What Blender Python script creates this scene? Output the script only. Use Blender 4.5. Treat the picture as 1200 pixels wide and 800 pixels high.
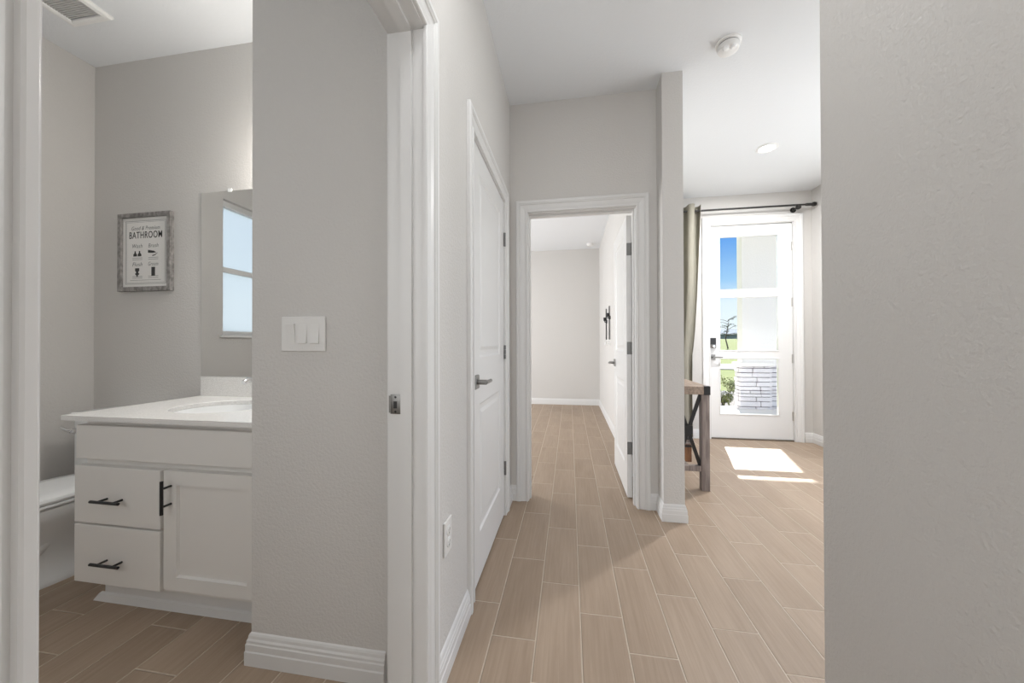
import bpy, bmesh, math, random
from mathutils import Vector, Matrix
random.seed(7)
PI = math.pi
SC = bpy.context.scene
for o in list(bpy.data.objects):
    bpy.data.objects.remove(o)
COL = SC.collection

# ------------------------------------------------------------------ camera
CAM_H = 1.12
cam_d = bpy.data.cameras.new('camera')
cam_d.sensor_width = 36.0
cam_d.sensor_fit = 'HORIZONTAL'
cam_d.lens = 413.263 / 1200.0 * 36.0
cam_d.clip_start = 0.02
cam_d.clip_end = 500
cam = bpy.data.objects.new('camera', cam_d)
COL.objects.link(cam)
yaw, pitch, roll = 0.161526, 0.0060163, -0.0026269
F = Vector((-math.sin(yaw) * math.cos(pitch), math.cos(yaw) * math.cos(pitch), math.sin(pitch)))
Rt = Vector((math.cos(yaw), math.sin(yaw), 0))
Up = Rt.cross(F)
R2 = math.cos(roll) * Rt + math.sin(roll) * Up
U2 = -math.sin(roll) * Rt + math.cos(roll) * Up
cam.matrix_world = Matrix(((R2.x, U2.x, -F.x, 0), (R2.y, U2.y, -F.y, 0), (R2.z, U2.z, -F.z, CAM_H), (0, 0, 0, 1)))
SC.camera = cam

# ------------------------------------------------------------------ view
SC.view_settings.view_transform = 'Standard'
SC.view_settings.look = 'None'
SC.view_settings.gamma = 1.0
SC.view_settings.use_curve_mapping = False
SC.view_settings.exposure = 0.0
try:
    SC.cycles.max_bounces = 14
    SC.cycles.diffuse_bounces = 8
    SC.cycles.glossy_bounces = 6
    SC.cycles.transparent_max_bounces = 12
    SC.cycles.sample_clamp_indirect = 6.0
except Exception:
    pass

# ------------------------------------------------------------------ sky
W = bpy.data.worlds.new('sky')
SC.world = W
W.use_nodes = True
nt = W.node_tree
nt.nodes.clear()
wo = nt.nodes.new('ShaderNodeOutputWorld')
bg = nt.nodes.new('ShaderNodeBackground')
tc = nt.nodes.new('ShaderNodeTexCoord')
sep = nt.nodes.new('ShaderNodeSeparateXYZ')
rmp = nt.nodes.new('ShaderNodeValToRGB')
nt.links.new(tc.outputs['Generated'], sep.inputs[0])
nt.links.new(sep.outputs['Z'], rmp.inputs[0])
hz_f = nt.nodes.new('ShaderNodeMath')
hz_f.operation = 'MULTIPLY'
hz_f.use_clamp = True
hz_f.inputs[1].default_value = -0.95
nt.links.new(sep.outputs['X'], hz_f.inputs[0])
hz_m = nt.nodes.new('ShaderNodeMix')
hz_m.data_type = 'RGBA'
hz_m.inputs['B'].default_value = (0.55, 0.59, 0.61, 1)
nt.links.new(hz_f.outputs[0], hz_m.inputs['Factor'])
nt.links.new(rmp.outputs[0], hz_m.inputs['A'])
nt.links.new(hz_m.outputs['Result'], bg.inputs[0])
nt.links.new(bg.outputs[0], wo.inputs[0])
e = rmp.color_ramp.elements
e[0].position = 0.0
e[0].color = (0.50, 0.54, 0.56, 1)
e[1].position = 1.0
e[1].color = (0.42, 0.48, 0.55, 1)
for p, c in ((0.10, (0.43, 0.50, 0.56, 1)), (0.15, (0.20, 0.35, 0.52, 1)), (0.25, (0.08, 0.215, 0.49, 1)), (0.42, (0.22, 0.33, 0.50, 1))):
    k = e.new(p)
    k.color = c
bg.inputs[1].default_value = 1.9

# ------------------------------------------------------------------ lamps
def area(name, loc, direction, sx, sy, power, col=(1, 1, 1), spread=180):
    d = bpy.data.lights.new(name, 'AREA')
    d.shape = 'RECTANGLE'
    d.size, d.size_y = sx, sy
    d.energy = power
    d.color = col
    d.spread = math.radians(spread)
    o = bpy.data.objects.new(name, d)
    o.location = loc
    o.rotation_euler = Vector(direction).to_track_quat('-Z', 'Z').to_euler()
    COL.objects.link(o)
    return o

sun_d = bpy.data.lights.new('sun', 'SUN')
sun_d.energy = 12.0
sun_d.angle = math.radians(0.6)
sun_d.color = (1.0, 0.96, 0.9)
sun = bpy.data.objects.new('sun', sun_d)
sun.rotation_euler = Vector((-0.285, -1.0, -0.85)).to_track_quat('-Z', 'Y').to_euler()
COL.objects.link(sun)

area('entry_window_light', (2.62, 2.45, 1.35), (-1, 0, 0), 2.3, 2.1, 31, (0.98, 0.985, 1.0))
area('bedroom_window_light', (-3.1, 4.5, 1.25), (1, 0, 0), 2.4, 1.7, 112, (0.97, 0.98, 1.0))
area('living_fill_light', (1.3, -4.35, 1.3), (0, 1, 0), 2.4, 2.1, 60, (0.97, 0.985, 1.0))  # unseen fill added behind the camera, brightens the end and front walls
area('bathroom_fill_light', (-1.15, -0.62, 1.50), (0, 1, 0), 1.3, 1.2, 9.6, (0.98, 0.99, 1.0))  # added soft fill, out of view, lifting the vanity fronts and partition
area('hall_top_fill_light', (0.0, 0.72, 2.80), (0, 0, -1), 0.4, 0.4, 9.5, (0.98, 0.99, 1.0))  # overhead fill added out of view to brighten the near right wall
area('hall_side_fill_light', (-0.38, -2.0, 1.25), (1, 0.40, 0), 1.6, 1.7, 58, (0.97, 0.985, 1.0))  # side fill added behind the camera for the right wall, no window there
vl = bpy.data.lights.new('vanity_lamp_light', 'POINT')
vl.energy = 12.5
vl.shadow_soft_size = 0.08
vl.color = (1.0, 0.96, 0.9)
vlo = bpy.data.objects.new('vanity_lamp_light', vl)
vlo.location = (-1.45, 1.56, 2.10)
COL.objects.link(vlo)
area('vanity_lamp_downlight', (-1.55, 1.52, 2.08), (0, -0.1, -1), 0.5, 0.1, 2.8, (1.0, 0.98, 0.95), 120)

# ------------------------------------------------------------------ materials
def pm(name, col, rough=0.6, metal=0.0, spec=0.5, bump=None, var=None, trans=0.0, emit=None, coat=0.0):
    m = bpy.data.materials.new(name)
    m.use_nodes = True
    n, l = m.node_tree.nodes, m.node_tree.links
    b = n['Principled BSDF']
    b.inputs['Base Color'].default_value = (*col, 1)
    b.inputs['Roughness'].default_value = rough
    b.inputs['Metallic'].default_value = metal
    b.inputs['Specular IOR Level'].default_value = spec
    b.inputs['Coat Weight'].default_value = coat
    if trans:
        b.inputs['Transmission Weight'].default_value = trans
    if emit:
        b.inputs['Emission Color'].default_value = (*emit[0], 1)
        b.inputs['Emission Strength'].default_value = emit[1]
    if bump or var:
        t = n.new('ShaderNodeTexCoord')
    if bump:
        sc, st, dist = bump[:3]
        mp = n.new('ShaderNodeMapping')
        mp.inputs['Scale'].default_value = bump[3] if len(bump) > 3 else (1, 1, 1)
        no = n.new('ShaderNodeTexNoise')
        no.inputs['Scale'].default_value = sc
        no.inputs['Detail'].default_value = 3
        no.inputs['Roughness'].default_value = 0.55
        bp = n.new('ShaderNodeBump')
        bp.inputs['Strength'].default_value = st
        bp.inputs['Distance'].default_value = dist
        l.new(t.outputs['Object'], mp.inputs[0])
        l.new(mp.outputs[0], no.inputs['Vector'])
        l.new(no.outputs['Fac'], bp.inputs['Height'])
        l.new(bp.outputs[0], b.inputs['Normal'])
    if var:
        sc, c2, scale3 = var
        mp = n.new('ShaderNodeMapping')
        mp.inputs['Scale'].default_value = scale3
        no = n.new('ShaderNodeTexNoise')
        no.inputs['Scale'].default_value = sc
        no.inputs['Detail'].default_value = 4
        cr = n.new('ShaderNodeValToRGB')
        cr.color_ramp.elements[0].position = 0.35
        cr.color_ramp.elements[1].position = 0.68
        cr.color_ramp.elements[0].color = (*c2, 1)
        cr.color_ramp.elements[1].color = (*col, 1)
        l.new(t.outputs['Object'], mp.inputs[0])
        l.new(mp.outputs[0], no.inputs['Vector'])
        l.new(no.outputs['Fac'], cr.inputs[0])
        l.new(cr.outputs[0], b.inputs['Base Color'])
    return m

M_WALL = pm('wall_paint', (0.60, 0.585, 0.565), 0.75, bump=(95, 0.55, 0.004))
M_CEIL = pm('ceiling_paint', (0.76, 0.78, 0.80), 0.85, bump=(70, 0.30, 0.004))
M_TRIM = pm('trim_white', (0.69, 0.688, 0.681), 0.38)
M_DOOR = pm('door_white', (0.71, 0.708, 0.70), 0.36)
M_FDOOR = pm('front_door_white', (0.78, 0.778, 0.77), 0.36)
M_CAB = pm('cabinet_white', (0.74, 0.725, 0.70), 0.35)
M_QUARTZ = pm('quartz', (0.90, 0.89, 0.875), 0.22, var=(420, (0.66, 0.65, 0.63), (1, 1, 1)))
M_PORC = pm('porcelain', (0.80, 0.81, 0.81), 0.09, spec=0.6)
M_NICKEL = pm('satin_nickel', (0.27, 0.265, 0.255), 0.40, 1.0)
M_HINGE = pm('hinge_nickel', (0.21, 0.21, 0.205), 0.48, 1.0)
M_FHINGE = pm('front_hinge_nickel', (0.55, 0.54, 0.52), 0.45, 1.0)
M_CHROME = pm('chrome', (0.75, 0.75, 0.76), 0.08, 1.0)
M_BLACK = pm('black_metal', (0.012, 0.012, 0.013), 0.42)
M_ROD = pm('black_rod', (0.018, 0.017, 0.016), 0.4)
M_PLATE = pm('switch_plastic', (0.74, 0.735, 0.72), 0.35)
M_SLOT = pm('dark_slot', (0.03, 0.03, 0.03), 0.7)
M_MIRROR = pm('mirror_silver', (0.90, 0.91, 0.91), 0.01, 1.0)
M_PAPER = pm('print_paper', (0.80, 0.79, 0.77), 0.6)
M_INK = pm('print_ink', (0.035, 0.035, 0.035), 0.7)
M_INK2 = pm('print_grey_ink', (0.20, 0.20, 0.20), 0.7)
M_BARN = pm('grey_barnwood', (0.36, 0.345, 0.33), 0.8, bump=(60, 0.5, 0.003), var=(55, (0.17, 0.16, 0.155), (1, 1, 0.6)))
M_GREYWOOD = pm('greywashed_wood', (0.30, 0.25, 0.225), 0.62, bump=(40, 0.3, 0.002), var=(26, (0.17, 0.135, 0.12), (2.5, 2.5, 0.25)))
M_TOPWOOD = pm('weathered_top_wood', (0.36, 0.275, 0.215), 0.55, bump=(40, 0.3, 0.002), var=(22, (0.22, 0.165, 0.125), (3, 0.3, 3)))
M_BROWN = pm('brown_wood', (0.26, 0.115, 0.045), 0.5, var=(14, (0.12, 0.05, 0.022), (3, 3, 0.5)))
M_CURT = pm('curtain_fabric', (0.30, 0.285, 0.235), 0.9, bump=(220, 0.25, 0.002), var=(60, (0.25, 0.235, 0.19), (4, 4, 0.15)))
M_PLASTIC = pm('white_plastic', (0.80, 0.80, 0.79), 0.4)
M_LENS = pm('lamp_lens', (0.9, 0.9, 0.88), 0.4, emit=((1.0, 0.98, 0.94), 6.0))
M_CLEAR = pm('clear_lens', (0.92, 0.93, 0.93), 0.06, spec=0.6, coat=0.6)
M_VENT = pm('vent_grille', (0.62, 0.62, 0.61), 0.5)
M_STUCCO = pm('white_stucco', (0.90, 0.87, 0.85), 0.85, bump=(45, 0.4, 0.006))
M_STONE = pm('pale_ledge_stone', (0.90, 0.87, 0.89), 0.85, bump=(30, 0.6, 0.012), var=(3.2, (0.76, 0.72, 0.74), (1, 1, 3)))
M_MORTAR = pm('stone_joint', (0.16, 0.14, 0.15), 0.95)
M_CONC = pm('pale_concrete', (0.42, 0.41, 0.40), 0.9, bump=(20, 0.2, 0.01))
M_PORCH = pm('porch_concrete', (0.72, 0.69, 0.68), 0.9, bump=(20, 0.2, 0.01))
M_GRASS = pm('lawn_grass', (0.125, 0.165, 0.036), 0.95, var=(1.4, (0.175, 0.20, 0.06), (1, 1, 1)), bump=(30, 0.5, 0.03))
M_BARK = pm('bark', (0.10, 0.075, 0.06), 0.9)
M_LEAF = pm('leaf_green', (0.07, 0.10, 0.045), 0.7)
M_SHRUB = pm('shrub_leaf', (0.23, 0.25, 0.07), 0.7, var=(9, (0.10, 0.13, 0.05), (1, 1, 1)))
M_ROCK = pm('grey_rock', (0.36, 0.35, 0.38), 0.9, bump=(9, 0.8, 0.05), var=(6, (0.20, 0.19, 0.21), (1, 1, 1)))
M_ROCKBED = pm('pale_gravel', (0.36, 0.34, 0.33), 0.95, bump=(40, 0.8, 0.02), var=(38, (0.16, 0.15, 0.15), (1, 1, 1)))
M_HROOF = pm('blue_grey_shingle', (0.13, 0.17, 0.22), 0.9)
M_HWALL = pm('far_house_wall', (0.30, 0.36, 0.38), 0.9)
M_SILL = pm('threshold_metal', (0.16, 0.13, 0.10), 0.5, 0.6)


def glass(name, tint=(1, 1, 1), frost=0.0):
    m = bpy.data.materials.new(name)
    m.use_nodes = True
    n, l = m.node_tree.nodes, m.node_tree.links
    n.clear()
    out = n.new('ShaderNodeOutputMaterial')
    tr = n.new('ShaderNodeBsdfTransparent')
    tr.inputs[0].default_value = (*tint, 1)
    gl = n.new('ShaderNodeBsdfGlossy')
    gl.inputs['Roughness'].default_value = 0.02
    lw = n.new('ShaderNodeLayerWeight')
    lw.inputs[0].default_value = 0.12
    mx = n.new('ShaderNodeMixShader')
    l.new(lw.outputs['Fresnel'], mx.inputs[0])
    base = tr
    if frost:
        tl = n.new('ShaderNodeBsdfTranslucent')
        tl.inputs[0].default_value = (0.93, 0.97, 1.0, 1)
        m2 = n.new('ShaderNodeMixShader')
        m2.inputs[0].default_value = frost
        l.new(tr.outputs[0], m2.inputs[1])
        l.new(tl.outputs[0], m2.inputs[2])
        base = m2
    l.new(base.outputs[0], mx.inputs[1])
    l.new(gl.outputs[0], mx.inputs[2])
    l.new(mx.outputs[0], out.inputs[0])
    return m


M_GLASS = glass('door_glass', (0.98, 0.99, 0.985))
M_FROST = glass('privacy_glass', (0.97, 0.99, 1.0), 0.5)


def floor_mat():
    m = bpy.data.materials.new('wood_look_tile')
    m.use_nodes = True
    n, l = m.node_tree.nodes, m.node_tree.links
    b = n['Principled BSDF']
    geo = n.new('ShaderNodeNewGeometry')
    sp = n.new('ShaderNodeSeparateXYZ')
    l.new(geo.outputs['Position'], sp.inputs[0])

    def mt(op, a, bb=None, c=None):
        x = n.new('ShaderNodeMath')
        x.operation = op
        for i, v in enumerate((a, bb, c)):
            if v is None:
                continue
            if isinstance(v, (int, float)):
                x.inputs[i].default_value = v
            else:
                l.new(v, x.inputs[i])
        return x.outputs[0]
    TW, TL, GR = 0.1695, 0.5, 0.0021
    u = mt('DIVIDE', mt('SUBTRACT', sp.outputs['X'], 0.04), TW)
    k = mt('FLOOR', u)
    fu = mt('SUBTRACT', u, k)
    v = mt('DIVIDE', mt('ADD', sp.outputs['Y'], mt('MULTIPLY', k, TL / 3)), TL)
    r = mt('FLOOR', v)
    fv = mt('SUBTRACT', v, r)
    du = mt('MULTIPLY', mt('MINIMUM', fu, mt('SUBTRACT', 1.0, fu)), TW)
    dv = mt('MULTIPLY', mt('MINIMUM', fv, mt('SUBTRACT', 1.0, fv)), TL)
    d = mt('MINIMUM', du, dv)
    mr = n.new('ShaderNodeMapRange')
    mr.interpolation_type = 'SMOOTHSTEP'
    mr.inputs['From Min'].default_value = GR * 0.7
    mr.inputs['From Max'].default_value = GR * 1.9
    l.new(d, mr.inputs['Value'])
    tile = mr.outputs[0]
    cid = n.new('ShaderNodeCombineXYZ')
    l.new(k, cid.inputs[0])
    l.new(r, cid.inputs[1])
    wn = n.new('ShaderNodeTexWhiteNoise')
    wn.noise_dimensions = '2D'
    l.new(cid.outputs[0], wn.inputs['Vector'])
    # grain: stretched along the plank, shifted per tile
    off = n.new('ShaderNodeVectorMath')
    off.operation = 'SCALE'
    off.inputs['Scale'].default_value = 37.0
    l.new(wn.outputs['Color'], off.inputs[0])
    ad = n.new('ShaderNodeVectorMath')
    ad.operation = 'ADD'
    l.new(geo.outputs['Position'], ad.inputs[0])
    l.new(off.outputs[0], ad.inputs[1])
    mp = n.new('ShaderNodeMapping')
    mp.inputs['Scale'].default_value = (95, 3.6, 1)
    l.new(ad.outputs[0], mp.inputs[0])
    g1 = n.new('ShaderNodeTexNoise')
    g1.inputs['Scale'].default_value = 1.0
    g1.inputs['Detail'].default_value = 6
    g1.inputs['Roughness'].default_value = 0.62
    g1.inputs['Distortion'].default_value = 0.5
    l.new(mp.outputs[0], g1.inputs['Vector'])
    mp2 = n.new('ShaderNodeMapping')
    mp2.inputs['Scale'].default_value = (9, 1.6, 1)
    l.new(ad.outputs[0], mp2.inputs[0])
    g2 = n.new('ShaderNodeTexNoise')
    g2.inputs['Scale'].default_value = 1.0
    g2.inputs['Detail'].default_value = 3
    l.new(mp2.outputs[0], g2.inputs['Vector'])
    s = mt('ADD', mt('MULTIPLY', mt('SUBTRACT', g1.outputs['Fac'], 0.5), 0.70), mt('MULTIPLY', mt('SUBTRACT', g2.outputs['Fac'], 0.5), 0.45))
    s = mt('ADD', s, mt('MULTIPLY', mt('SUBTRACT', wn.outputs['Value'], 0.5), 0.16))
    s = mt('ADD', s, 0.5)
    cr = n.new('ShaderNodeValToRGB')
    cr.color_ramp.elements[0].position = 0.12
    cr.color_ramp.elements[1].position = 0.88
    cr.color_ramp.elements[0].color = (0.255, 0.184, 0.128, 1)
    cr.color_ramp.elements[1].color = (0.435, 0.334, 0.250, 1)
    l.new(s, cr.inputs[0])
    mx = n.new('ShaderNodeMix')
    mx.data_type = 'RGBA'
    mx.inputs['A'].default_value = (0.54, 0.445, 0.35, 1)
    l.new(tile, mx.inputs['Factor'])
    l.new(cr.outputs[0], mx.inputs['B'])
    l.new(mx.outputs['Result'], b.inputs['Base Color'])
    b.inputs['Roughness'].default_value = 0.46
    b.inputs['Specular IOR Level'].default_value = 0.4
    h = mt('ADD', tile, mt('MULTIPLY', g1.outputs['Fac'], 0.10))
    bp = n.new('ShaderNodeBump')
    bp.inputs['Strength'].default_value = 0.9
    bp.inputs['Distance'].default_value = 0.004
    l.new(h, bp.inputs['Height'])
    l.new(bp.outputs[0], b.inputs['Normal'])
    return m


M_FLOOR = floor_mat()

# ------------------------------------------------------------------ mesh helpers
def box(bm, x0, x1, y0, y1, z0, z1):
    vs = [bm.verts.new(p) for p in ((x0, y0, z0), (x1, y0, z0), (x1, y1, z0), (x0, y1, z0), (x0, y0, z1), (x1, y0, z1), (x1, y1, z1), (x0, y1, z1))]
    for f in ((3, 2, 1, 0), (4, 5, 6, 7), (0, 1, 5, 4), (1, 2, 6, 5), (2, 3, 7, 6), (3, 0, 4, 7)):
        bm.faces.new([vs[i] for i in f])
    return vs


def bbox(bm, x0, x1, y0, y1, z0, z1, r=0.004, seg=2):
    """box with rounded edges"""
    b2 = bmesh.new()
    box(b2, x0, x1, y0, y1, z0, z1)
    bmesh.ops.bevel(b2, geom=b2.edges[:], offset=r, segments=seg, profile=0.5, affect='EDGES')
    me = bpy.data.meshes.new('t')
    b2.to_mesh(me)
    b2.free()
    bm.from_mesh(me)
    bpy.data.meshes.remove(me)


def tube(bm, pts, r, n=12, caps=True):
    pts = [Vector(p) for p in pts]
    rs = r if isinstance(r, (list, tuple)) else [r] * len(pts)
    rings = []
    prev = None
    for i, p in enumerate(pts):
        t = (pts[min(i + 1, len(pts) - 1)] - pts[max(i - 1, 0)]).normalized()
        if prev is None:
            a = Vector((0, 0, 1)) if abs(t.z) < 0.9 else Vector((1, 0, 0))
            u = t.cross(a).normalized()
        else:
            u = (prev - t * prev.dot(t)).normalized()
        prev = u
        w = t.cross(u)
        rings.append([bm.verts.new(p + rs[i] * (math.cos(2 * PI * k / n) * u + math.sin(2 * PI * k / n) * w)) for k in range(n)])
    for a, b in zip(rings, rings[1:]):
        for k in range(n):
            bm.faces.new((a[k], a[(k + 1) % n], b[(k + 1) % n], b[k]))
    if caps:
        bm.faces.new(rings[0][::-1])
        bm.faces.new(rings[-1])


def lathe(bm, prof, c, axis=(0, 0, 1), n=28):
    """prof: (radius, height) pairs along axis from c"""
    ax = Vector(axis).normalized()
    a = Vector((1, 0, 0)) if abs(ax.x) < 0.9 else Vector((0, 1, 0))
    u = ax.cross(a).normalized()
    w = ax.cross(u)
    c = Vector(c)
    rings = []
    for r, h in prof:
        if r < 1e-6:
            rings.append([bm.verts.new(c + ax * h)])
        else:
            rings.append([bm.verts.new(c + ax * h + r * (math.cos(2 * PI * k / n) * u + math.sin(2 * PI * k / n) * w)) for k in range(n)])
    for p, q in zip(rings, rings[1:]):
        for k in range(n):
            k2 = (k + 1) % n
            if len(p) == 1 and len(q) == 1:
                continue
            if len(p) == 1:
                bm.faces.new((p[0], q[k2], q[k]))
            elif len(q) == 1:
                bm.faces.new((p[k], p[k2], q[0]))
            else:
                bm.faces.new((p[k], p[k2], q[k2], q[k]))


def loft(bm, rings, cap0=True, cap1=True):
    vr = [[bm.verts.new(p) for p in r] for r in rings]
    n = len(vr[0])
    for a, b in zip(vr, vr[1:]):
        for k in range(n):
            bm.faces.new((a[k], a[(k + 1) % n], b[(k + 1) % n], b[k]))
    if cap0:
        bm.faces.new(vr[0][::-1])
    if cap1:
        bm.faces.new(vr[-1])


def obj(name, bm, mat, root=None, smooth=None, local=False):
    bmesh.ops.recalc_face_normals(bm, faces=bm.faces[:])
    me = bpy.data.meshes.new(name)
    o = bpy.data.objects.new(name, me)
    if root is not None and not local:
        top = Vector((0, 0, 0))
        p = root
        while p is not None:
            top += Vector(p.location)
            p = p.parent
        bmesh.ops.translate(bm, verts=bm.verts[:], vec=-top)
    bm.to_mesh(me)
    bm.free()
    me.materials.append(mat)
    if smooth:
        me.shade_smooth()
        try:
            me.set_sharp_from_angle(angle=math.radians(smooth))
        except Exception:
            pass
    COL.objects.link(o)
    if root is not None:
        o.parent = root
    return o


def top(o, label, cat, group=None, kind=None):
    o['label'] = label
    o['category'] = cat
    if group:
        o['group'] = group
    if kind:
        o['kind'] = kind
    return o


def thing(name, loc, label, cat, group=None, kind=None):
    o = bpy.data.objects.new(name, None)
    o.empty_display_size = 0.1
    o.location = loc
    COL.objects.link(o)
    return top(o, label, cat, group, kind)


def struct(name, boxes, mat, label, cat, bevel=None):
    bm = bmesh.new()
    for b in boxes:
        box(bm, *b)
    if bevel:
        bevel(bm)
    return top(obj(name, bm, mat), label, cat, kind='structure')


def frame_strip(bm, path_fn, prof, closed=False):
    """path_fn(w, t) -> list of world points of the strip's path for a profile point (w outwards, t off the wall)"""
    rows = [[bm.verts.new(p) for p in path_fn(w, t)] for w, t in prof]
    m = len(rows[0])
    for a, b in zip(rows, rows[1:]):
        for k in range(m if closed else m - 1):
            k2 = (k + 1) % m
            bm.faces.new((a[k], a[k2], b[k2], b[k]))


CAS = [(0, 0), (0, .0085), (.0025, .0115), (.009, .0115), (.0115, .0105), (.0130, .0065), (.017, .0065), (.030, .0105), (.046, .0125), (.0505, .0125), (.0525, .0165), (.056, .0185), (.058, .0165), (.0605, .0165), (.063, .0195), (.077, .0195), (.081, .0175), (.083, .014), (.083, 0)]


def casing(bm, P, a0, a1, H, z0=0.0):
    """three-sided door casing; P(a, z, t) -> point"""
    frame_strip(bm, lambda w, t: [P(a0 - w, z0, t), P(a0 - w, H + w, t), P(a1 + w, H + w, t), P(a1 + w, z0, t)], CAS)


BASE = [(0.0, 0.0), (.0150, 0.0), (.0150, .046), (.0128, .050), (.0128, .071), (.0105, .075), (.0105, .083), (.0072, .089), (.0060, .098), (.0035, .104), (.0, .108)]


def baseboard(name, pts, side, label):
    """pts: plan polyline along the wall face; side=+1 if the room lies to the left of travel"""
    bm = bmesh.new()
    P = [Vector((x, y)) for x, y in pts]
    nrm = []
    for a, b in zip(P, P[1:]):
        d = (b - a).normalized()
        nrm.append(Vector((-d.y, d.x)) * side)
    mit = []
    for i in range(len(P)):
        if i == 0:
            mit.append(nrm[0])
        elif i == len(P) - 1:
            mit.append(nrm[-1])
        else:
            s = nrm[i - 1] + nrm[i]
            mit.append(s / (s.dot(nrm[i])))
    frame_strip(bm, lambda w, t: [(p.x + m.x * w, p.y + m.y * w, t) for p, m in zip(P, mit)], BASE)
    for end in (0, -1):
        vs = [bm.verts.new((P[end].x + mit[end].x * w, P[end].y + mit[end].y * w, t)) for w, t in BASE]
        bm.faces.new(vs)
    return top(obj(name, bm, M_TRIM), label, 'baseboard', kind='structure')


def panelled(bm, P, a0, a1, z0, z1, panels, rings):
    """flat face with recessed panels. rings: (inset, depth) nested rectangles"""
    us = sorted({a0, a1, *[p[0] for p in panels], *[p[1] for p in panels]})
    vs = sorted({z0, z1, *[p[2] for p in panels], *[p[3] for p in panels]})
    for i in range(len(us) - 1):
        for j in range(len(vs) - 1):
            cu, cv = (us[i] + us[i + 1]) / 2, (vs[j] + vs[j + 1]) / 2
            if any(p[0] < cu < p[1] and p[2] < cv < p[3] for p in panels):
                continue
            bm.faces.new([bm.verts.new(P(a, z, 0)) for a, z in ((us[i], vs[j]), (us[i + 1], vs[j]), (us[i + 1], vs[j + 1]), (us[i], vs[j + 1]))])
    for p in panels:
        prev = None
        for ins, dep in [(0, 0)] + rings:
            q = [bm.verts.new(P(a, z, dep)) for a, z in ((p[0] + ins, p[2] + ins), (p[1] - ins, p[2] + ins), (p[1] - ins, p[3] - ins), (p[0] + ins, p[3] - ins))]
            if prev:
                for k in range(4):
                    bm.faces.new((prev[k], prev[(k + 1) % 4], q[(k + 1) % 4], q[k]))
            prev = q
        bm.faces.new(prev)


def leaf_mesh(P, a0, a1, z0, z1, th, panels, both=True):
    """door leaf: front face at depth 0, back face at depth -th"""
    rings = [(.010, -.007), (.022, -.0085), (.034, -.0085), (.052, -.0025)]
    bm = bmesh.new()
    panelled(bm, P, a0, a1, z0, z1, panels, rings)
    if both:
        panelled(bm, lambda a, z, t: P(a, z, -th - t), a0, a1, z0, z1, panels, rings)
    else:
        bm.faces.new([bm.verts.new(P(a, z, -th)) for a, z in ((a0, z0), (a1, z0), (a1, z1), (a0, z1))])
    for (a, z), (b, y) in (((a0, z0), (a1, z0)), ((a1, z0), (a1, z1)), ((a1, z1), (a0, z1)), ((a0, z1), (a0, z0))):
        bm.faces.new([bm.verts.new(p) for p in (P(a, z, 0), P(b, y, 0), P(b, y, -th), P(a, z, -th))])
    bmesh.ops.remove_doubles(bm, verts=bm.verts[:], dist=1e-5)
    return bm


# plan dimensions (metres)
XL = -0.42      # hall wall face
XLB = -0.53     # its bathroom face
YB = 2.505      # hall end wall face
YP = 1.085      # partition face in the bathroom
YS = 1.735      # bathroom mirror wall
XBL = -2.90     # bathroom window wall
CEIL = 2.84
HEAD = 2.05

# ------------------------------------------------------------------ room shell
struct('floor', [(-3.3, .72, -4.6, 6.7, -.12, 0), (.72, 2.85, -4.6, 4.60, -.12, 0)], M_FLOOR, 'floor of pale brown wood-look tiles through hall, bathroom and entry', 'floor')
struct('ceiling', [(-3.3, .72, -4.6, 6.7, CEIL, CEIL + .12), (.72, 2.85, -4.6, 4.60, CEIL, CEIL + .12)], M_CEIL, 'white textured ceiling over the hall, bathroom and entry', 'ceiling')
struct('wall_left', [(XLB, XL, -4.6, .201, 0, CEIL), (XLB, XL, .201, .998, HEAD + .018, CEIL), (XLB, XL, .998, 1.4825, 0, CEIL),
                     (XLB, XL, 1.4825, 2.285, HEAD + .018, CEIL), (XLB, XL, 2.285, 2.62, 0, CEIL)], M_WALL, 'greige hall wall holding the bathroom doorway and the closed panel door', 'wall')
struct('wall_back', [(XLB, -.306, YB, 2.62, 0, CEIL), (.464, .585, YB, 2.62, 0, CEIL), (-.306, .464, YB, 2.62, HEAD + .018, CEIL), (-3.2, XLB, YB, 2.62, 0, CEIL)], M_WALL, 'greige wall at the hall end around the open doorway', 'wall')
struct('wall_entry', [(.585, .71, 2.36, 2.62, 0, CEIL), (.535, .71, 2.62, 6.55, 0, CEIL)], M_WALL, 'narrow greige wall end between the hall and the sunny entry', 'wall')


def nose(bm):
    es = [ed for ed in bm.edges if abs(ed.verts[0].co.z - ed.verts[1].co.z) > 1 and all(abs(v.co.x - .71) < 1e-4 and abs(v.co.y - 1.141) < 1e-4 for v in ed.verts)]
    bmesh.ops.bevel(bm, geom=es, offset=.012, segments=4, profile=.5, affect='EDGES')


struct('wall_right', [(.71, .83, -4.6, 1.141, 0, CEIL)], M_WALL, 'large plain greige wall with fine textured plaster close to the camera', 'wall', nose)
struct('wall_partition', [(-1.11, XLB, YP, YP + .11, 0, CEIL), (-1.11, -1.0, YP + .11, YS, 0, CEIL)], M_WALL, 'greige bathroom wall carrying the triple light switch', 'wall')
struct('wall_bathroom_back', [(XBL - .12, XLB, YS, YS + .11, 0, CEIL)], M_WALL, 'greige bathroom wall with the framed sign and mirror', 'wall')
WY0, WY1, WZ0, WZ1 = .02, .90, 1.20, 2.36
struct('wall_bathroom_side', [(XBL - .12, XBL, -.7, WY0, 0, CEIL), (XBL - .12, XBL, WY1, YS, 0, CEIL), (XBL - .12, XBL, WY0, WY1, 0, WZ0), (XBL - .12, XBL, WY0, WY1, WZ1, CEIL)], M_WALL, 'greige bathroom wall beside the toilet, with the window', 'wall')
struct('wall_bathroom_front', [(XBL - .12, XLB, -.8, -.7, 0, CEIL)], M_WALL, 'greige bathroom wall opposite the mirror', 'wall')
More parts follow.
